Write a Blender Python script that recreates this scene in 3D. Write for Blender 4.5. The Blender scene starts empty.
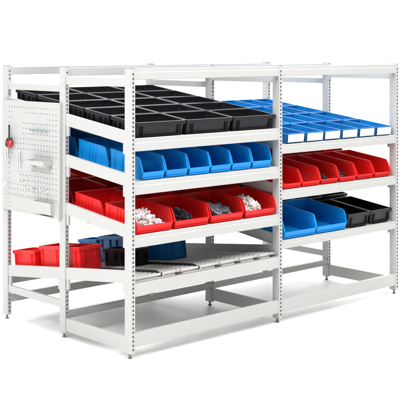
import bpy, bmesh, math, random
from mathutils import Vector, Matrix
random.seed(7)
S = bpy.context.scene
COL = S.collection
W, D, H = 1.4788, 0.7684, 2.0          # bay width, half depth, rack height

# ------------------------------------------------------------------ materials
def mat(name, col, rough=.45, spec=.5, coat=0, grain=0, gscale=300, var=0, metal=0):
    m = bpy.data.materials.new(name); m.use_nodes = True
    nt = m.node_tree; b = nt.nodes['Principled BSDF']
    b.inputs['Base Color'].default_value = (*col, 1)
    b.inputs['Roughness'].default_value = rough
    b.inputs['Metallic'].default_value = metal
    b.inputs['Specular IOR Level'].default_value = spec
    b.inputs['Coat Weight'].default_value = coat
    tc = nt.nodes.new('ShaderNodeTexCoord')
    if grain:
        n = nt.nodes.new('ShaderNodeTexNoise'); n.inputs['Scale'].default_value = gscale
        n.inputs['Detail'].default_value = 2
        bp = nt.nodes.new('ShaderNodeBump'); bp.inputs['Strength'].default_value = grain
        bp.inputs['Distance'].default_value = .001
        nt.links.new(tc.outputs['Object'], n.inputs['Vector'])
        nt.links.new(n.outputs['Fac'], bp.inputs['Height'])
        nt.links.new(bp.outputs['Normal'], b.inputs['Normal'])
    if 'plastic' in name:                 # no two mouldings have quite the same tone
        oi0 = nt.nodes.new('ShaderNodeObjectInfo'); hs = nt.nodes.new('ShaderNodeHueSaturation')
        r0 = nt.nodes.new('ShaderNodeMapRange')
        r0.inputs['To Min'].default_value = .90; r0.inputs['To Max'].default_value = 1.08
        nt.links.new(oi0.outputs['Random'], r0.inputs['Value']); nt.links.new(r0.outputs[0], hs.inputs['Value'])
        hs.inputs['Color'].default_value = (*col, 1); nt.links.new(hs.outputs['Color'], b.inputs['Base Color'])
    if var:
        n2 = nt.nodes.new('ShaderNodeTexNoise'); n2.inputs['Scale'].default_value = 9
        n2.inputs['Detail'].default_value = 5
        oi = nt.nodes.new('ShaderNodeObjectInfo')
        av = nt.nodes.new('ShaderNodeVectorMath'); av.operation = 'ADD'
        sc = nt.nodes.new('ShaderNodeVectorMath'); sc.operation = 'SCALE'
        sc.inputs['Scale'].default_value = 20
        cmb = nt.nodes.new('ShaderNodeCombineXYZ')
        for i in range(3): nt.links.new(oi.outputs['Random'], cmb.inputs[i])
        nt.links.new(cmb.outputs[0], sc.inputs[0])
        nt.links.new(tc.outputs['Object'], av.inputs[0]); nt.links.new(sc.outputs[0], av.inputs[1])
        nt.links.new(av.outputs[0], n2.inputs['Vector'])
        rr = nt.nodes.new('ShaderNodeMapRange')
        rr.inputs['From Min'].default_value = .3; rr.inputs['From Max'].default_value = .7
        rr.inputs['To Min'].default_value = max(.05, rough - var); rr.inputs['To Max'].default_value = rough + var
        nt.links.new(n2.outputs['Fac'], rr.inputs['Value'])
        nt.links.new(rr.outputs[0], b.inputs['Roughness'])
    return m

WHITE = mat('white_powder_coat', (.466, .465, .456), .42, grain=.12, gscale=420, var=.08)
DECK  = mat('white_shelf_steel', (.42, .418, .411), .5, grain=.1, var=.06)
RED   = mat('red_plastic', (.80, .012, .012), .40, spec=.32, grain=.08, gscale=160, var=.07)
DRED  = mat('dark_red_handle', (.42, .010, .025), .35)
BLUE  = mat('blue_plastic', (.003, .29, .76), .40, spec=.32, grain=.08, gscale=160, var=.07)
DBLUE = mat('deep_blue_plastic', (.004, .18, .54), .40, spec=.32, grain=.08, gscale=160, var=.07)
LBLUE = mat('bright_blue_plastic', (.003, .150, .41), .42, spec=.32, grain=.08, gscale=160, var=.07)
BLACK = mat('black_plastic', (.010, .010, .013), .38, spec=.24, grain=.1, gscale=140, var=.08)
CARD  = mat('white_card', (.64, .65, .67), .6)
ALU   = mat('aluminium_track', (.60, .575, .54), .42, grain=.05)
ROLL  = mat('grey_rollers', (.55, .54, .52), .4, var=.08)
RUBR  = mat('black_grip_and_gap_shade', (.02, .018, .018), .5)  # screwdriver black, also the shade put into the roller lane gaps
GREY  = mat('grey_cap', (.20, .20, .205), .45)
ZINC  = mat('zinc_steel', (.64, .67, .68), .35, metal=.6)
TEAL  = mat('teal_steel', (.20, .30, .31), .35, metal=.5)
WPL   = mat('white_nylon', (.90, .90, .89), .5)
DSTL  = mat('dark_screws', (.10, .10, .125), .3, metal=.7)
FILM  = mat('grey_film', (.10, .10, .13), .16, spec=.8, coat=.4, grain=.5, gscale=40)
FLOOR = mat('white_floor', (.95, .945, .935), .38, spec=.3, grain=0)

# ------------------------------------------------------------------ helpers
def link(name, bm, m, parent=None, smooth=False, bevel=0):
    bmesh.ops.recalc_face_normals(bm, faces=bm.faces)
    me = bpy.data.meshes.new(name); bm.to_mesh(me); bm.free()
    me.materials.append(m)
    if smooth:
        for p in me.polygons: p.use_smooth = True
    o = bpy.data.objects.new(name, me); COL.objects.link(o); o.parent = parent
    if bevel:
        b = o.modifiers.new('bevel', 'BEVEL'); b.width = bevel; b.segments = 2
        b.limit_method = 'ANGLE'; b.angle_limit = math.radians(40)
    return o
def box(bm, x0, x1, y0, y1, z0, z1):
    v = [bm.verts.new((x, y, z)) for x in (x0, x1) for y in (y0, y1) for z in (z0, z1)]
    for f in ((0,1,3,2),(4,6,7,5),(0,4,5,1),(2,3,7,6),(0,2,6,4),(1,5,7,3)):
        bm.faces.new([v[i] for i in f])
def prism(bm, pts, a, b, axis):
    """extrude a closed outline along an axis: axis 0 -> pts are (y,z); 1 -> (x,z); 2 -> (x,y)"""
    def P(p, t):
        return {0:(t,p[0],p[1]), 1:(p[0],t,p[1]), 2:(p[0],p[1],t)}[axis]
    A = [bm.verts.new(P(p, a)) for p in pts]; B = [bm.verts.new(P(p, b)) for p in pts]
    n = len(pts)
    bm.faces.new(A); bm.faces.new(B[::-1])
    for i in range(n): bm.faces.new((A[i], B[i], B[(i+1)%n], A[(i+1)%n]))
def cyl(bm, p0, p1, r0, r1=None, n=12):
    r1 = r0 if r1 is None else r1
    p0, p1 = Vector(p0), Vector(p1); d = (p1-p0).normalized()
    u = d.orthogonal().normalized(); w = d.cross(u)
    A, B = [], []
    for i in range(n):
        t = 2*math.pi*i/n; e = u*math.cos(t)+w*math.sin(t)
        A.append(bm.verts.new(p0+e*r0)); B.append(bm.verts.new(p1+e*r1))
    bm.faces.new(A[::-1]); bm.faces.new(B)
    for i in range(n): bm.faces.new((A[i], A[(i+1)%n], B[(i+1)%n], B[i]))
def tube(bm, pts, r, n=8):
    pts = [Vector(p) for p in pts]; rings = []
    u = None
    for i, p in enumerate(pts):
        d = (pts[min(i+1, len(pts)-1)] - pts[max(i-1, 0)]).normalized()
        u = d.orthogonal().normalized() if u is None else (u - d*u.dot(d)).normalized()
        w = d.cross(u)
        rings.append([bm.verts.new(p + (u*math.cos(2*math.pi*k/n)+w*math.sin(2*math.pi*k/n))*r) for k in range(n)])
    for a, b in zip(rings, rings[1:]):
        for k in range(n): bm.faces.new((a[k], a[(k+1)%n], b[(k+1)%n], b[k]))
    bm.faces.new(rings[0][::-1]); bm.faces.new(rings[-1])
def tag(o, label, cat, group=None, kind=None):
    o['label'] = label; o['category'] = cat
    if group: o['group'] = group
    if kind: o['kind'] = kind
    return o
def empty(name, loc=(0,0,0), rot=(0,0,0)):
    o = bpy.data.objects.new(name, None); COL.objects.link(o)
    o.location = loc; o.rotation_euler = rot; o.empty_display_size = .1
    return o
def copy_obj(o, parent=None):
    c = o.copy(); COL.objects.link(c)
    if parent: c.parent = parent
    return c
def copy_tree(root):
    r = root.copy(); COL.objects.link(r)
    for ch in list(root.children):
        c = ch.copy(); COL.objects.link(c); c.parent = r
        for g in list(ch.children):
            d = g.copy(); COL.objects.link(d); d.parent = c
    return r

# ------------------------------------------------------------------ the setting: white studio floor
bm = bmesh.new()
bmesh.ops.create_circle(bm, cap_ends=True, segments=96, radius=11.5)
for v in bm.verts: v.co += Vector((1.5, .8, 0))
fl = link('floor', bm, FLOOR); fl['kind'] = 'structure'

# ------------------------------------------------------------------ the rack
rack = empty('shelving_rack')
tag(rack, 'white steel rack of two bays with punched posts and sloping shelves', 'shelving rack')

PX, PY = .0175, .035                      # half size of a post
def upright_mesh():
    bm = bmesh.new()
    z0, z1 = .035, H-.004
    # left, right and back sheets of the box profile
    box(bm, -PX, -PX+.002, -PY, PY, z0, z1)
    box(bm, PX-.002, PX, -PY, PY, z0, z1)
    box(bm, -PX+.002, PX-.002, PY-.002, PY, z0, z1)
    # punched front face: real slots
    hw, hh, pitch = .0078, .0078, .030
    xs = [-PX+.002, .0005-hw, .0005+hw, PX-.002]
    zs = [z0]; k = 0
    z = z0+.03
    spans = []
    while z < z1-.02:
        spans.append((z-hh, z+hh)); z += pitch
    y = -PY
    def quad(xa, xb, za, zb):
        bm.faces.new([bm.verts.new(p) for p in ((xa,y,za),(xb,y,za),(xb,y,zb),(xa,y,zb))])
        bm.faces.new([bm.verts.new(p) for p in ((xa,y+.002,za),(xa,y+.002,zb),(xb,y+.002,zb),(xb,y+.002,za))])
    quad(xs[0], xs[1], z0, z1); quad(xs[2], xs[3], z0, z1)
    prev = z0
    for a, b in spans:
        quad(xs[1], xs[2], prev, a); prev = b
        for q in (((xs[1],a),(xs[2],a)), ((xs[2],a),(xs[2],b)), ((xs[2],b),(xs[1],b)), ((xs[1],b),(xs[1],a))):
            (xa, za), (xb, zb) = q
            bm.faces.new([bm.verts.new(p) for p in ((xa,y,za),(xb,y,zb),(xb,y+.002,zb),(xa,y+.002,za))])
    quad(xs[1], xs[2], prev, z1)
    box(bm, -PX+.0021, PX-.0021, -PY+.0085, -PY+.0100, z0, z1-.001)      # inner fold added close behind the slots so they read grey, not black
    return bm
bm = bmesh.new()
box(bm, -PX+.001, PX-.001, -PY+.001, PY-.001, H-.0035, H)
cap0 = link('post_cap', bm, GREY, bevel=.001)
bm = bmesh.new()
cyl(bm, (0,0,.012), (0,0,.05), .007, n=12)
cyl(bm, (0,0,0), (0,0,.008), .015, .014, n=20)
cyl(bm, (0,0,.008), (0,0,.013), .014, .008, n=20)
cyl(bm, (0,0,.022), (0,0,.030), .012, n=6)
foot0 = link('foot', bm, GREY)
up0 = link('upright', upright_mesh(), WHITE)
first = True
for j in range(3):
    for i in range(3):
        u = up0 if first else copy_obj(up0)
        u.parent = rack; u.location = (i*W, j*D, 0)
        for src in (cap0, foot0):
            c = src if first else copy_obj(src)
            c.parent = u
        first = False

def channel_x(bm, x0, x1, yf, z0, z1, depth=.03, crease=True):
    """front facing sheet beam along x with a rolled top, a crease and a bottom return"""
    t = .002; h = z1-z0
    if crease:
        o = [(yf+depth, z1-.004), (yf+.009, z1), (yf+.005, z1-.004), (yf+.005, z1-.028*h/.09), (yf, z1-.034*h/.09),
             (yf, z0+.003), (yf+.005, z0), (yf+depth, z0), (yf+depth, z0+t), (yf+.005, z0+t+.001),
             (yf+t, z0+.006), (yf+t, z1-.036*h/.09), (yf+.005+t, z1-.030*h/.09), (yf+.005+t, z1-.006), (yf+.010, z1-t), (yf+depth, z1-.004-t)]
    else:
        o = [(yf+depth, z1), (yf+.002, z1), (yf, z1-.002), (yf, z0+.002), (yf+.002, z0), (yf+depth, z0),
             (yf+depth, z0+t), (yf+t+.001, z0+t), (yf+t+.001, z1-t), (yf+depth, z1-t)]
    prism(bm, o, x0, x1, 0)
    # hook plates at both ends, sitting on the post faces
    for xa, xb in ((x0-.0002, x0+.003), (x1-.003, x1+.0002)):
        box(bm, xa, xb, yf+.001, yf+.052, z0-.022, z1+.006)
def slope_beam(bm, xa, xb, y0, y1, zt0, zt1, h):
    """sheet beam along y whose top runs from zt0 at y0 to zt1 at y1"""
    prism(bm, [(y0, zt0-h), (y1, zt1-h), (y1, zt1), (y0, zt0)], xa, xb, 0)

# horizontal top rails and low beams between the posts of each row
for j in range(3):
    for i in range(2):
        bm = bmesh.new()
        z0, z1 = ((1.918, 1.998), (1.932, 1.992), (1.928, 1.988))[j]
        channel_x(bm, i*W+PX, (i+1)*W-PX, j*D-PY+.004, z0, z1, .032, crease=(j == 0))
        link('top_rail', bm, WHITE, rack)
        bm = bmesh.new()
        z0, z1 = ((.078, .176), (.141, .190), (.131, .192))[j]
        channel_x(bm, i*W+PX, (i+1)*W-PX, j*D-PY+.004, z0, z1, .032, crease=False)
        link('low_beam', bm, WHITE, rack)
# side rails and side beams from post to post
for i in range(3):
    x = i*W
    for (ya, yb, za, zb) in ((PY, D-PY, 1.868, 1.928), (D+PY, 2*D-PY, 1.812, 1.860)):
        bm = bmesh.new()
        box(bm, x-.011, x+.012, ya, yb, za, zb)
        for y in (ya, yb-.003): box(bm, x-.0135, x+.0145, y, y+.003, za-.012, zb+.012)
        link('side_rail', bm, WHITE, rack, bevel=.003)
    for (ya, yb, za, zb) in ((PY, D-PY, .050, .146), (D+PY, 2*D-PY, .215, .270)):
        bm = bmesh.new()
        box(bm, x-.011, x+.012, ya, yb, za, zb)
        for y in (ya, yb-.003): box(bm, x-.0135, x+.0145, y, y+.003, za-.012, zb+.012)
        link('low_side_beam', bm, WHITE, rack, bevel=.003)

Y0, Y1 = -.004, 2*D+.02
def shelf(i, zf, slope, side_top, fz0, fz1, name='shelf', crease=True):
    """zf deck height at y=0, side_top height of the side beam top over the deck"""
    xl, xr = i*W, (i+1)*W
    bm = bmesh.new()
    dx0, dx1 = xl+.0165, xr-.0165
    y0, y1 = -PY+.010, Y1
    prism(bm, [(y0, zf+slope*y0-.004), (y1, zf+slope*y1-.004), (y1, zf+slope*y1), (y0, zf+slope*y0)], dx0, dx1, 0)
    for k in range(5 if crease else 0):  # stiffening ribs under the deck
        y = .2+.3*k; z = zf+slope*y
        box(bm, dx0, dx1, y-.012, y+.012, z-.032, z-.005)
    deck = link(name, bm, DECK, rack)
    for side in (0, 1):
        if side == 0: xa, xb = (xl-.0125, xl+.0125) if i == 0 else (xl+.0025, xl+.0160)
        else: xa, xb = (xr-.0125, xr+.0125) if i == 1 else (xr-.0160, xr-.0025)
        bm = bmesh.new()
        zt = lambda y: zf+side_top+slope*y
        slope_beam(bm, xa, xb, Y0, Y1, zt(Y0), zt(Y1), .088)
        for y in (.037, D-.066, D+.037, 2*D-.066):       # hook plates next to the posts
            zz = zt(y+.015)-.088
            box(bm, xa+.003, xb-.003, y, y+.029, zz-.075, zz+.02)
        link('side_beam', bm, WHITE, deck, bevel=.003)
    bm = bmesh.new()
    channel_x(bm, xl+PX, xr-PX, -PY+.003, fz0, fz1, .03 if crease else .018, crease)
    link('front_beam', bm, WHITE, deck)
    bm = bmesh.new()
    zb = zf+slope*Y1
    box(bm, xl+PX, xr-PX, Y1, Y1+.02, zb-.075, zb+.02)
    link('back_beam', bm, WHITE, deck, bevel=.003)
    return deck
SH = {                                    # bay, deck z at y=0, slope, side rise, front beam
 'a1': (0, 1.505, .130, .053, 1.424, 1.515),
 'a2': (0, 1.212, .120, .054, 1.124, 1.216),
 'a3': (0, .838, .120, .073, .760, .847),
 'b1': (1, 1.380, .125, .048, 1.311, 1.384),
 'b2': (1, 1.024, .125, .050, .952, 1.029),
 'b3': (1, .630, .125, .050, .570, .635),
}
for k, a in SH.items(): shelf(*a)

# return flow level of the left bay: deck, roller tracks, runs down to the back
FS, FZ = -.118, .552
flow = shelf(0, FZ-.031, FS, .085, .430, .517, name='flow_shelf', crease=False)
YA, YB = -.012, 2*D-.03
fs = lambda y, o: FZ+FS*y+o
def strip(bm, xa, xb, oa, ob, ya=YA, yb=YB):
    prism(bm, [(ya, fs(ya,oa)), (yb, fs(yb,oa)), (yb, fs(yb,ob)), (ya, fs(ya,ob))], xa, xb, 0)
LANES = [.030, .296, .470, .655, .858, 1.062, 1.266, 1.440]
COMB = (0, 2)                             # lanes whose right edge gets a tall black strip for the shaded slot
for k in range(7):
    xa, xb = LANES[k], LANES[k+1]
    bm = bmesh.new()                      # channel: floor, near flange, far flange
    strip(bm, xa+.001, xb-.001, -.0305, -.027)
    strip(bm, xa+.001, xa+.004, -.027, -.006)
    strip(bm, xb-.004, xb-.001, -.027, -.003)
    tr = link('roller_track', bm, ALU, rack)
    bm = bmesh.new()                      # white rollers on a common carrier
    y = .012
    while y < YB-.02:
        cyl(bm, (xa+.006, y, fs(y,-.0112)), (xb-(.014 if k in COMB else .006), y, fs(y,-.0112)), .0112, n=16)
        y += .050
    strip(bm, xa+.03, xa+.04, -.0260, -.016, ya=.03)
    link('rollers', bm, ROLL, tr)
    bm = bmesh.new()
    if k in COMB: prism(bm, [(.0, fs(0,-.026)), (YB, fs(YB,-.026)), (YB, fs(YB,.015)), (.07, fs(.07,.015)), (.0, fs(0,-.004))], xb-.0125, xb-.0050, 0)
    else:                                                    # black wedge put in for the shaded gap at the lane front
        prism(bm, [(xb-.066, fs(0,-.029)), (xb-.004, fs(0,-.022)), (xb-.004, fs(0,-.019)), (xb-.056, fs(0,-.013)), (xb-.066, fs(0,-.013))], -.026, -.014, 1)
    link('slot_shade_strip' if k in COMB else 'gap_shade_wedge', bm, RUBR, tr)
for x in (.19, 1.345):                    # stop knobs under the front beam
    bm = bmesh.new()
    box(bm, x-.022, x+.022, -.02, -.012, .425, .436)
    cyl(bm, (x, -.012, .424), (x, .03, .424), .016, n=14)
    link('stop_knob', bm, GREY, rack, bevel=.002)

# ------------------------------------------------------------------ containers
def ring(bm, w, d, z, r):
    """rounded rectangle ring, front left corner at 0,0 plus inset handled by caller"""
    (x0, x1), (y0, y1) = w, d
    pts = []
    for cx, cy, a0 in ((x1-r, y1-r, 0), (x0+r, y1-r, 90), (x0+r, y0+r, 180), (x1-r, y0+r, 270)):
        for k in range(4):
            a = math.radians(a0+30*k); pts.append((cx+r*math.cos(a), cy+r*math.sin(a), z))
    return [bm.verts.new(p) for p in pts]
def loft(bm, rings, cap0=True, cap1=True):
    n = len(rings[0])
    for a, b in zip(rings, rings[1:]):
        for k in range(n): bm.faces.new((a[k], a[(k+1)%n], b[(k+1)%n], b[k]))
    if cap0: bm.faces.new(rings[0][::-1])
    if cap1: bm.faces.new(rings[-1])
def make_box(w, d, h, m, handles=True, ta=.010):
    """stacking container: tapered body, wide rim, corner ribs and handle pockets. Origin at front left bottom"""
    root = empty('storage_box')
    bm = bmesh.new()
    t = .003
    R = lambda ins, z, r: ring(bm, (ins, w-ins), (ins, d-ins), z, r)
    hr = h-.016
    loft(bm, [R(ta+.010, 0, .014), R(ta+.005, .006, .016), R(.008, hr, .014), R(.008+t, hr, .012),
              R(ta+.008+t, .010, .013)])
    # ribs at the corners of the four sides
    def rib_front(x, y, s):
        prism(bm, [(y, .012), (y, hr), (y-s*.007, hr), (y-s*.004, .02)], x-.003, x+.003, 0)
    for x in (.045, .060, w-.045, w-.060):
        prism(bm, [(.014, .014), (.010, hr), (.001, hr), (.008, .018)], x-.002, x+.002, 0)
        prism(bm, [(d-.014, .014), (d-.010, hr), (d-.001, hr), (d-.008, .018)], x-.002, x+.002, 0)
    for y in (.040, .055, d-.040, d-.055):
        prism(bm, [(.014, .014), (.010, hr), (.001, hr), (.008, .018)], y-.002, y+.002, 1)
        prism(bm, [(w-.014, .014), (w-.010, hr), (w-.001, hr), (w-.008, .018)], y-.002, y+.002, 1)
    link('body', bm, m, root)
    bm = bmesh.new()
    loft(bm, [R(.0, hr-.010, .013), R(.0, h-.002, .013), R(.002, h, .012), R(.0115, h, .010), R(.0125, h-.002, .010),
              R(.0125, hr-.010, .010)], False, False)
    # close underside of the rim
    link('rim', bm, m, root)
    if handles:
        for k in range(2):
            bm = bmesh.new()                       # handle pocket on the left / right side
            x0, x1 = ((-.003, .011), (w-.011, w+.003))[k]
            yc = d/2
            for ya, yb, za, zb in ((yc-.045, yc-.038, .035, hr-.009), (yc+.038, yc+.045, .035, hr-.009), (yc-.045, yc+.045, .028, .036)):
                box(bm, x0, x1, ya, yb, za, zb)
            link('handle', bm, m, root, bevel=.0015)
        for k in range(2):
            bm = bmesh.new()
            xc = w/2
            y0, y1 = ((-.001, .012), (d-.012, d+.001))[k]
            for xa, xb, za, zb in ((xc-w*.36, xc-w*.36+.006, .02, hr-.009), (xc+w*.36-.006, xc+w*.36, .02, hr-.009), (xc-w*.36, xc+w*.36, .014, .021)):
                box(bm, xa, xb, y0, y1, za, zb)
            link('front_rib', bm, m, root, bevel=.0015)
    return root
def make_bin(w, d, h, lip, m, cut=.05, label=None):
    """open fronted picking bin. Origin at front left bottom"""
    root = empty('picking_bin')
    t = .0035; ta = .006                                 # wall, taper
    bm = bmesh.new()
    if lip > h: side = [(.010, 0), (.0, h-.002), (cut*.55, h-.001), (cut, h-.0005), (cut+.02, h), (d, h), (d-.010, 0)]
    else: side = [(.010, 0), (.0, lip), (cut*.55, lip+(h-lip)*.62), (cut, h-.004), (cut+.02, h), (d, h), (d-.010, 0)]
    for s in (0, 1):
        A, B = [], []
        for (y, z) in side:
            k = (1-z/h)*ta
            xo = k if s == 0 else w-k
            xi = xo+t if s == 0 else xo-t
            A.append(bm.verts.new((xo, y, z))); B.append(bm.verts.new((xi, y, z)))
        n = len(side)
        bm.faces.new(A); bm.faces.new(B[::-1])
        for i in range(n): bm.faces.new((A[i], B[i], B[(i+1)%n], A[(i+1)%n]))
        # outward rolled edge along the side top and the front cut
        rim = [(.0, lip-.006), (cut*.55-.001, lip+(h-lip)*.62+.001), (cut, h-.003), (cut+.02, h+.001), (d, h+.001), (d, h-.007), (cut+.02, h-.007), (cut+.005, h-.011), (cut*.55+.006, lip+(h-lip)*.62-.004), (.007, lip-.008)]
        if lip > h: rim = [(.004, h+.001), (d, h+.001), (d, h-.006), (.004, h-.006)]
        xa, xb = (-.004, .004) if s == 0 else (w-.004, w+.004)
        prism(bm, rim, xa, xb, 0)
    prism(bm, [(.010, 0), (d-.010, 0), (d-.010, .004), (.010, .004)], ta+.001, w-ta-.001, 0)
    # back wall with ribs
    prism(bm, [(d-.011, .001), (d-.001, h-.001), (d-.005, h-.001), (d-.015, .001)], ta*.4, w-ta*.4, 0)
    prism(bm, [(d-.012, h-.010), (d+.001, h-.010), (d+.001, h+.0005), (d-.012, h+.0005)], 0, w, 0)
    # low corrugation ribs on the outside of the sides
    for y in (d*.42, d*.52, d*.62, d*.86):
        for xa, xb in ((-.002, .006), (w-.006, w+.002)):
            box(bm, xa, xb, y-.002, y+.002, .022, h-.008)
    link('body', bm, m, root)
    bm = bmesh.new()                                     # front lip with a label ledge
    z1 = lip
    prism(bm, [(.009, .001), (-.001, z1-.003), (-.003, z1), (.004, z1), (.0125, .001)], ta*.8, w-ta*.8, 0)
    prism(bm, [(-.0065, z1-.006), (-.0065, z1), (.003, z1), (.003, z1-.006)], .004, w-.004, 0)
    prism(bm, [(.002, .010), (-.004, .012), (-.004, .016), (.001, .018)], .014, w-.014, 0)
    link('front_lip', bm, m, root, bevel=.001)
    if label:
        bm = bmesh.new()
        x0, x1, z0, zz = label
        box(bm, x0, x1, -.0088, -.0072, z0, zz)
        link('label_card', bm, CARD, root)
    return root
def ang(s): return (math.atan(s), 0, 0)
ORD = ['leftmost', 'second from the left', 'third from the left', 'fourth from the left', 'fifth from the left', 'rightmost']
def ordn(k, n): return 'rightmost' if k == n-1 else ORD[k]
def rown(r, n): return ['front row', 'second row', 'third row', 'fourth row', 'fifth row'][r] if r < n-1 else 'back row'
def place(root, key, x, y, lift=.0006):
    bay, zf, sl = SH[key][:3]
    y += random.uniform(-.003, .004)
    root.location = (bay*W+x, y, zf+sl*y+lift); root.rotation_euler = (math.atan(sl), 0, math.radians(random.uniform(-.55, .55)))
    return root

# top shelf, left bay: black stacking boxes, three across and five deep
p = make_box(.463, .293, .114, BLACK); n = 0
for r in range(5):
    for c in range(3):
        o = p if n == 0 else copy_tree(p); n += 1
        place(o, 'a1', .046+.4740*c, .004+.303*r)
        o.location.x += random.uniform(-.002, .002)
        tag(o, f'empty black box on the left bay\'s top shelf, {rown(r,5)}, {["leftmost","middle one","rightmost"][c]}', 'storage box', 'black boxes on the top shelf of the left bay')
# second shelf, left bay: blue picking bins
p = make_bin(.206, .372, .158, .058, BLUE); n = 0
for r in range(4):
    for c in range(6):
        o = p if n == 0 else copy_tree(p); n += 1
        place(o, 'a2', .112+.2187*c, .004+.383*r); o.location.x += random.uniform(-.002, .002)
        tag(o, f'blue open bin, left bay\'s second shelf, {rown(r,4)}, {ordn(c,6)}', 'picking bin', 'blue bins on the second shelf')
# third shelf, left bay: wide red picking bins
p = make_bin(.334, .362, .148, .062, RED); n = 0
FILL = ['holding white fittings beside the front corner post', 'holding dark screws', 'holding a grey film bag', 'holding white fittings beside the middle post']
for r in range(4):
    for c in range(4):
        o = p if n == 0 else copy_tree(p); n += 1
        place(o, 'a3', .060+.3545*c, .004+.372*r); o.location.x += random.uniform(-.002, .002)
        if r == 0: lab = f'wide red bin {FILL[c]}, front row of its shelf'
        else: lab = f'wide red bin, left bay\'s third shelf, {rown(r,4)}, {ordn(c,4)}'
        tag(o, lab, 'picking bin', 'wide red bins on the third shelf')
# top shelf, right bay: low blue bins with white label cards
p = make_bin(.212, .366, .079, .0815, LBLUE, cut=.010, label=(.012, .200, .012, .0750)); n = 0
for r in range(4):
    for c in range(6):
        o = p if n == 0 else copy_tree(p); n += 1
        place(o, 'b1', .100+.2235*c, .004+.376*r); o.location.x += random.uniform(-.002, .002)
        tag(o, f'low labelled blue bin, right bay\'s top shelf, {rown(r,4)}, {ordn(c,6)}', 'shelf bin', 'labelled blue bins on the right bay')
# second shelf, right bay: narrow red bins
p = make_bin(.216, .488, .138, .044, RED, cut=.06); n = 0
for r in range(3):
    for c in range(6):
        o = p if n == 0 else copy_tree(p); n += 1
        place(o, 'b2', .060+.2305*c, .004+.500*r); o.location.x += random.uniform(-.002, .002)
        tag(o, f'narrow red bin, right bay\'s second shelf, {rown(r,3)}, {ordn(c,6)}', 'picking bin', 'narrow red bins on the right bay')
# third shelf, right bay: two blue bins, two black boxes, more black boxes behind
p = make_bin(.372, .470, .158, .060, BLUE, cut=.045)
for c in range(2):
    o = p if c == 0 else copy_tree(p)
    place(o, 'b3', .078+.383*c, .004)
    tag(o, ['large blue open bin on the right bay\'s bottom shelf beside the middle post', 'large blue open bin on the right bay\'s bottom shelf next to the black boxes'][c], 'picking bin', 'large blue bins on the right bay')
p = make_box(.292, .470, .118, BLACK)
for c in range(2):
    o = p if c == 0 else copy_tree(p)
    place(o, 'b3', .852+.304*c, .004)
    tag(o, ['black box with handle on the right bay\'s bottom shelf beside a blue bin', 'black box with handle on the right bay\'s bottom shelf beside the right post'][c], 'storage box', 'black boxes on the bottom shelf of the right bay')
p = make_box(.338, .400, .135, BLACK); n = 0
for r in range(2):
    for c in range(4):
        o = p if n == 0 else copy_tree(p); n += 1
        place(o, 'b3', .070+.346*c, .500+.42*r)
        tag(o, f'black box, right bay\'s bottom shelf, {["behind the front bins","back row"][r]}, {ordn(c,4)}', 'storage box', 'black boxes at the back of the bottom shelf of the right bay')
# return level of the left bay
def on_flow(o, x, y):
    o.location = (x, y, FZ+FS*y+.0006); o.rotation_euler = ang(FS); return o
GR = 'boxes on the roller tracks'
pr = make_box(.205, .310, .160, RED, handles=False, ta=.004)
on_flow(pr, .040, 1.205); tag(pr, 'low red box at the rear end of the roller shelf, under the pegboard', 'storage box', GR)
p2 = make_box(.205, .280, .196, RED, handles=False, ta=.004)
on_flow(p2, .066, .905); tag(p2, 'tall red box on the roller shelf just left of the middle left post', 'storage box', GR)
p3 = make_box(.222, .240, .194, RED, handles=False, ta=.004)
on_flow(p3, .055, .648); tag(p3, 'tall red box on the roller shelf between middle post and the black box', 'storage box', GR)
pk = make_box(.165, .390, .128, BLACK, ta=.004)
on_flow(pk, .476, .535); tag(pk, 'black box on the roller shelf behind the front left post', 'storage box', GR)
for x, y, w_, d_, h_, lab in ((.842, .540, .198, .40, .178, 'deep blue box standing nearest the front of the roller shelf'),
                              (.672, .835, .165, .39, .200, 'tall deep blue box on the roller shelf behind the black box'),
                              (.672, 1.235, .165, .27, .172, 'lower deep blue box at the rear of the roller shelf behind the red boxes')):
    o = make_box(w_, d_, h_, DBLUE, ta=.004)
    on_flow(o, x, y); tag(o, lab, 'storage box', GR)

# ------------------------------------------------------------------ contents
def heap(name, key, x0, x1, y0, y1, hmax, m, label, cat, shape, count, seed):
    """a heap of small parts lying in a bin, thickest at its back"""
    rnd = random.Random(seed)
    bay, zf, sl = SH[key][:3]
    bm = bmesh.new()
    for k in range(count):
        u = rnd.uniform(.10, .90); v = rnd.uniform(.10, .95)
        x = x0+(x1-x0)*u; y = y0+(y1-y0)*v
        hh = hmax*(math.sin(math.pi*min(1, max(0, u)))**.7)*(math.sin(math.pi*min(1, v*.8+.1))**.7)
        z = rnd.random()**.5*hh+.006
        sub = bmesh.new()
        shape(sub, rnd)
        M = Matrix.Translation((x, y, z)) @ Matrix.Rotation(rnd.uniform(0, 6.3), 4, 'Z') @ Matrix.Rotation(rnd.uniform(-1.2, 1.2), 4, 'X')
        sub.transform(M)
        me = bpy.data.meshes.new('t'); sub.to_mesh(me); sub.free(); bm.from_mesh(me); bpy.data.meshes.remove(me)
    # the body of the heap
    NX, NY = 14, 10
    g = [[bm.verts.new((x0+(x1-x0)*i/NX, y0+(y1-y0)*j/NY,
          .004+.55*hmax*(math.sin(math.pi*i/NX)**.7)*(math.sin(math.pi*min(1, .1+.8*j/NY))**.7) if 0 < i < NX and 0 < j < NY else .0042)) for j in range(NY+1)] for i in range(NX+1)]
    for i in range(NX):
        for j in range(NY): bm.faces.new((g[i][j], g[i+1][j], g[i+1][j+1], g[i][j+1]))
    o = link(name, bm, m)
    o.location = (bay*W, 0, zf); o.rotation_euler = ang(sl)
    tag(o, label, cat, kind='stuff')
    return o
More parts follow.
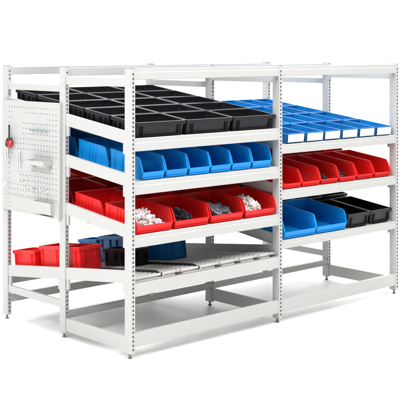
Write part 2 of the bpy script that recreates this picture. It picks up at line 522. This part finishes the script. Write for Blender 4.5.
def fitting(b, rnd):
    s = rnd.uniform(.9, 1.35)
    cyl(b, (-.020*s,0,0), (.020*s,0,0), .0060*s, n=8)
    cyl(b, (0,0,0), (0,.018*s,0), .0060*s, n=8)
    cyl(b, (.014*s,0,0), (.022*s,0,0), .0085*s, n=8)
    cyl(b, (-.022*s,0,0), (-.014*s,0,0), .0085*s, n=8)
def screw(b, rnd):
    s = rnd.uniform(.8, 1.3)
    cyl(b, (0,-.020*s,0), (0,.016*s,0), .0026*s, n=6)
    cyl(b, (0,.016*s,0), (0,.021*s,0), .0065*s, n=6)
heap('plastic_fittings', 'a3', .080, .362, .035, .27, .125, WPL, 'heap of small white plastic fittings in the leftmost wide red bin', 'fittings', fitting, 210, 1)
heap('screws', 'a3', .432, .672, .035, .28, .095, DSTL, 'heap of dark steel screws in the second wide red bin', 'screws', screw, 420, 2)
heap('plastic_fittings', 'a3', 1.140, 1.370, .035, .27, .125, WPL, 'heap of small white plastic fittings in the rightmost wide red bin', 'fittings', fitting, 210, 4)
heap('plastic_fittings', 'b2', .312, .472, .16, .36, .075, WPL, 'few white fittings in the second narrow red bin from the middle post', 'fittings', fitting, 26, 5)
heap('screws', 'b2', .545, .700, .03, .22, .05, DSTL, 'thin scatter of dark screws in the third narrow red bin', 'screws', screw, 90, 6)
heap('screws', 'b2', .772, .930, .03, .24, .06, DSTL, 'heap of dark screws in the fourth narrow red bin', 'screws', screw, 150, 8)
# grey film bag, crumpled
bm = bmesh.new()
bmesh.ops.create_icosphere(bm, subdivisions=5, radius=1)
rnd = random.Random(3)
from mathutils import noise
for v in bm.verts:
    c = v.co.copy()
    f = 1+.35*noise.noise(c*2.2)+.20*abs(noise.noise(c*5.1+Vector((3,1,2))))+.06*noise.noise(c*13)
    v.co = Vector((c.x*.125*f, c.y*.115*f, max(-.0, c.z*.062*f+.030)))
    if c.z > .3 and c.x < -.2: v.co.z += .075*max(0, (-c.x-.2))*(c.z)**1.2*1.8    # the twisted neck of the bag
bag = link('film_bag', bm, FILM, smooth=True)
bag.location = (.94, .155, SH['a3'][1]+.12*.155+.0046); bag.rotation_euler = ang(.12)
tag(bag, 'crumpled grey plastic film bag of parts lying in the third wide red bin', 'bag')

# ------------------------------------------------------------------ pegboard and the tools on it
PXO = -.0395                                             # outer face of the pegboard
py0, py1, pz0, pz1 = .772, 1.545, .872, 1.727
peg = empty('pegboard', (PXO, (py0+py1)/2, pz0))
tag(peg, 'white perforated steel pegboard fixed across the left end of the rack', 'pegboard')
def pegboard_bm():
    bm = bmesh.new()
    yc = (py0+py1)/2
    cols = [.817+.0392*k for k in range(17)]
    rows = [1.680-.0398*k for k in range(18)]
    hw = .0041
    ys = [py0]; zs = [pz0]
    for y in cols: ys += [y-hw, y+hw]
    ys.append(py1)
    for z in sorted(rows): zs += [z-hw, z+hw]
    zs.append(pz1)
    V = {}
    def vert(a, b, x):
        k = (a, b, x)
        if k not in V: V[k] = bm.verts.new((x, ys[a]-yc, zs[b]-pz0))
        return V[k]
    t = .0015
    for a in range(len(ys)-1):
        for b in range(len(zs)-1):
            if a % 2 == 1 and b % 2 == 1:
                for (p, q) in (((a,b),(a+1,b)), ((a+1,b),(a+1,b+1)), ((a+1,b+1),(a,b+1)), ((a,b+1),(a,b))):
                    bm.faces.new((vert(*p,0), vert(*q,0), vert(*q,t), vert(*p,t)))
                continue
            for x in (0, t):
                bm.faces.new((vert(a,b,x), vert(a+1,b,x), vert(a+1,b+1,x), vert(a,b+1,x)))
    # turned edges
    h = pz1-pz0; w = (py1-py0)/2
    box(bm, .0005, .0200, -w-.0015, -w+.0001, 0, h); box(bm, .0005, .0200, w-.0001, w+.0015, 0, h)
    box(bm, .0005, .0200, -w, w, h-.0001, h+.0015); box(bm, .0005, .0200, -w, w, -.0015, .0001)
    return bm
link('panel', pegboard_bm(), WHITE, peg)
bm = bmesh.new()                                         # plain skirt with three pressed slots
box(bm, -.0035, -.0006, -(py1-py0)/2+.004, (py1-py0)/2-.004, .004, .118)
link('skirt', bm, WHITE, peg, bevel=.002)
for k in range(3):
    bm = bmesh.new(); y = (1.46-(py0+py1)/2)
    box(bm, -.0052, -.0030, y-.055, y+.035, .028+.032*k, .033+.032*k)
    link('pressed_slot', bm, DECK, peg, bevel=.001)

X = PXO
def on_peg(name, bm, m, parent=None, **k): return link(name, bm, m, parent, **k)
# screwdriver with a stubby red handle, blade up
sd = empty('screwdriver', (X-.03, 1.400, 1.36))
tag(sd, 'screwdriver with stubby red handle and black shaft hanging blade up on the pegboard', 'screwdriver')
bm = bmesh.new()
cyl(bm, (0,0,.075), (0,0,.168), .0068, n=14); cyl(bm, (0,0,.168), (0,0,.182), .0085, .005, n=14)
link('shaft', bm, RUBR, sd, smooth=False)
bm = bmesh.new()
prof = [(.000,.012),(.006,.026),(.020,.036),(.040,.040),(.055,.034),(.066,.022)]
for (za, ra), (zb, rb) in zip(prof, prof[1:]): cyl(bm, (0,0,za), (0,0,zb), ra, rb, n=18)
h = link('handle', bm, DRED, sd)
h.scale = (.62, 1, 1)
bm = bmesh.new()
cyl(bm, (0,0,.060), (0,0,.078), .026, .018, n=16)
for k in range(5):
    za = .010+.010*k; ra = .0375 if k in (1, 2) else .032
    prism(bm, [(.62*ra*math.cos(t)-.0005, ra*math.sin(t)) for t in [math.radians(118+9*q) for q in range(9)]]+[(.62*(ra+.004)*math.cos(t), (ra+.004)*math.sin(t)) for t in [math.radians(190-9*q) for q in range(9)]], za, za+.0105, 2)
link('grip', bm, RUBR, sd, bevel=.002)
def hook(name, y, z, pts, r, m, label, cat='hook', group='wire hooks on the pegboard'):
    o = empty(name, (X, y, z)); tag(o, label, cat, group)
    b = bmesh.new(); box(b, -.004, -.0004, -.012, .012, -.018, .018); link('plate', b, m, o, bevel=.001)
    b = bmesh.new(); tube(b, pts, r); link('wire', b, m, o, smooth=True)
    return o
def arc(cx, cz, r, a0, a1, n, y=0): return [(cx+r*math.cos(math.radians(a0+(a1-a0)*k/n)), y, cz+r*math.sin(math.radians(a0+(a1-a0)*k/n))) for k in range(n+1)]
# rail of four steel clips
cr = empty('clip_rail', (X, 1.02, 1.515)); tag(cr, 'short rail of four dark steel clips near the top of the pegboard', 'clip rail')
b = bmesh.new(); box(b, -.006, -.0004, -.115, .115, -.008, .008); link('rail', b, ZINC, cr, bevel=.0015)
for k in range(4):
    b = bmesh.new(); y = -.085+.056*k
    tube(b, [(-.006,y-.011,0),(-.02,y-.013,0),(-.032,y-.009,.002),(-.026,y,.004),(-.032,y+.009,.002),(-.02,y+.013,0),(-.006,y+.011,0)], .0042)
    link('clip', b, TEAL, cr, smooth=True)
# two sloping tool holders at the left
for (y, z, lab) in ((1.465, 1.30, 'clear steel tool holder under the red screwdriver, leftmost on the pegboard'), (1.300, 1.275, 'bent steel tool holder right of and below the red screwdriver')):
    o = empty('tool_holder', (X, y, z)); tag(o, lab, 'tool holder', 'tool holders on the pegboard')
    b = bmesh.new(); box(b, -.004, -.0004, -.020, .020, .02, .075); link('plate', b, ZINC, o, bevel=.001)
    for k in range(2):
        b = bmesh.new(); yy = -.014+.028*k
        tube(b, [(-.003,yy,.055),(-.012,yy,.045),(-.018,yy-.010,.0),(-.022,yy-.030,-.045),(-.030,yy-.036,-.052),(-.036,yy-.036,-.036)], .0050)
        link('prong', b, ZINC, o, smooth=True)
# small shelf tray
o = empty('tool_tray', (X, .985, 1.262)); tag(o, 'small white steel tray bracketed to the middle of the pegboard', 'tray')
b = bmesh.new()
box(b, -.085, -.0004, -.125, .125, 0, .003); box(b, -.085, -.082, -.125, .125, .003, .032); box(b, -.082, -.0004, -.125, -.122, .003, .032)
box(b, -.082, -.0004, .122, .125, .003, .032)
link('tray', b, WHITE, o)
for y in (-.10, .10):
    b = bmesh.new(); prism(b, [(-.0006, -.035), (-.060, -.001), (-.0006, -.001)], y-.002, y+.002, 1); link('bracket', b, ZINC, o)
hook('ring_hook', 1.455, 1.075, [(-.003,0,0),(-.02,0,0)]+[(-.040+.022*math.cos(t), .030*math.sin(t), .008*math.cos(t)) for t in [k*math.pi/9 for k in range(1, 18)]], .0038, ZINC, 'steel ring hook at the lower left edge of the pegboard')
hook('wire_hook', 1.20, 1.125, [(-.003,0,0),(-.05,0,-.006),(-.075,0,-.004),(-.088,0,.014)], .0042, ZINC, 'single steel wire hook in the lower middle of the pegboard')
hook('wire_hook', 1.060, 1.075, [(-.003,-.03,0),(-.06,-.03,-.004),(-.078,-.03,.012),(-.078,.03,.012),(-.06,.03,-.004),(-.003,.03,0)], .0042, ZINC, 'wide double steel wire hook at the lower right of the pegboard')
hook('wire_hook', .905, 1.085, [(-.003,0,0),(-.05,0,-.010),(-.078,0,-.008),(-.092,0,.020)], .0048, ZINC, 'steel wire hook nearest the middle post at the lower right of the pegboard')
# paper pocket at the bottom
o = empty('tool_pocket', (X, .955, .880)); tag(o, 'small white steel pocket at the bottom right of the pegboard', 'pocket')
b = bmesh.new()
prism(b, [(-.0040, .010), (-.034, .016), (-.037, .105), (-.034, .105), (-.031, .019), (-.0040, .013)], -.115, .115, 1)
for y in (-.117, .115): prism(b, [(-.0040, .010), (-.034, .016), (-.037, .105), (-.0040, .105)], y, y+.002, 1)
link('pocket', b, WHITE, o)
b = bmesh.new(); prism(b, [(-.004, -.012), (-.040, .006), (-.004, .006)], -.10, .05, 1)
link('pocket_foot', b, ZINC, o)

# ------------------------------------------------------------------ light: a white studio
w = bpy.data.worlds.new('World'); S.world = w; w.use_nodes = True
nt = w.node_tree; bg = nt.nodes['Background']
tc = nt.nodes.new('ShaderNodeTexCoord')
dot = nt.nodes.new('ShaderNodeVectorMath'); dot.operation = 'DOT_PRODUCT'
dot.inputs[1].default_value = Vector((.60, .80, 0)).normalized()      # bright towards the backdrop, dim behind the photographer
nt.links.new(tc.outputs['Generated'], dot.inputs[0])
mr = nt.nodes.new('ShaderNodeMapRange'); mr.interpolation_type = 'SMOOTHSTEP'
mr.inputs['From Min'].default_value = -.5; mr.inputs['From Max'].default_value = .45
mr.inputs['To Min'].default_value = .06; mr.inputs['To Max'].default_value = 1.06
nt.links.new(dot.outputs['Value'], mr.inputs['Value'])
nt.links.new(mr.outputs[0], bg.inputs['Strength'])
bg.inputs['Color'].default_value = (1, 1, 1, 1)
def area(name, loc, target, size, power, sy=None):
    l = bpy.data.lights.new(name, 'AREA'); l.energy = power; l.size = size
    if sy: l.shape = 'RECTANGLE'; l.size_y = sy
    o = bpy.data.objects.new(name, l); COL.objects.link(o); o.location = loc
    o.rotation_euler = (Vector(target)-Vector(loc)).to_track_quat('-Z', 'Y').to_euler()
    return o
area('overhead_softbox', (.6, -.2, 6.5), (1.2, .5, 0), 8.5, 720)
area('key_softbox', (-5.6, -1.0, 5.2), (0, .6, 1.0), 2.4, 320)
area('front_softbox', (1.6, -5.6, 6.4), (1.5, 0, 1.0), 2.4, 300)
area('floor_fill_lamp', (6.5, 7.5, 6.5), (6.5, 7.5, 0), 8, 1150)  # added unseen lamp, whitens the far floor and the floor under the rack

# ------------------------------------------------------------------ camera
cam = bpy.data.cameras.new('camera'); co = bpy.data.objects.new('camera', cam); COL.objects.link(co)
co.location = (-4.7679, -5.8672, 2.1368); co.rotation_euler = (math.radians(90), 0, -.7462)
cam.sensor_width = 36; cam.lens = 36*1096.67/400
cam.shift_y = -(200-48.01)/400
cam.clip_end = 500
S.camera = co
S.view_settings.view_transform = 'Standard'; S.view_settings.look = 'None'
S.view_settings.exposure = .15; S.view_settings.gamma = 1
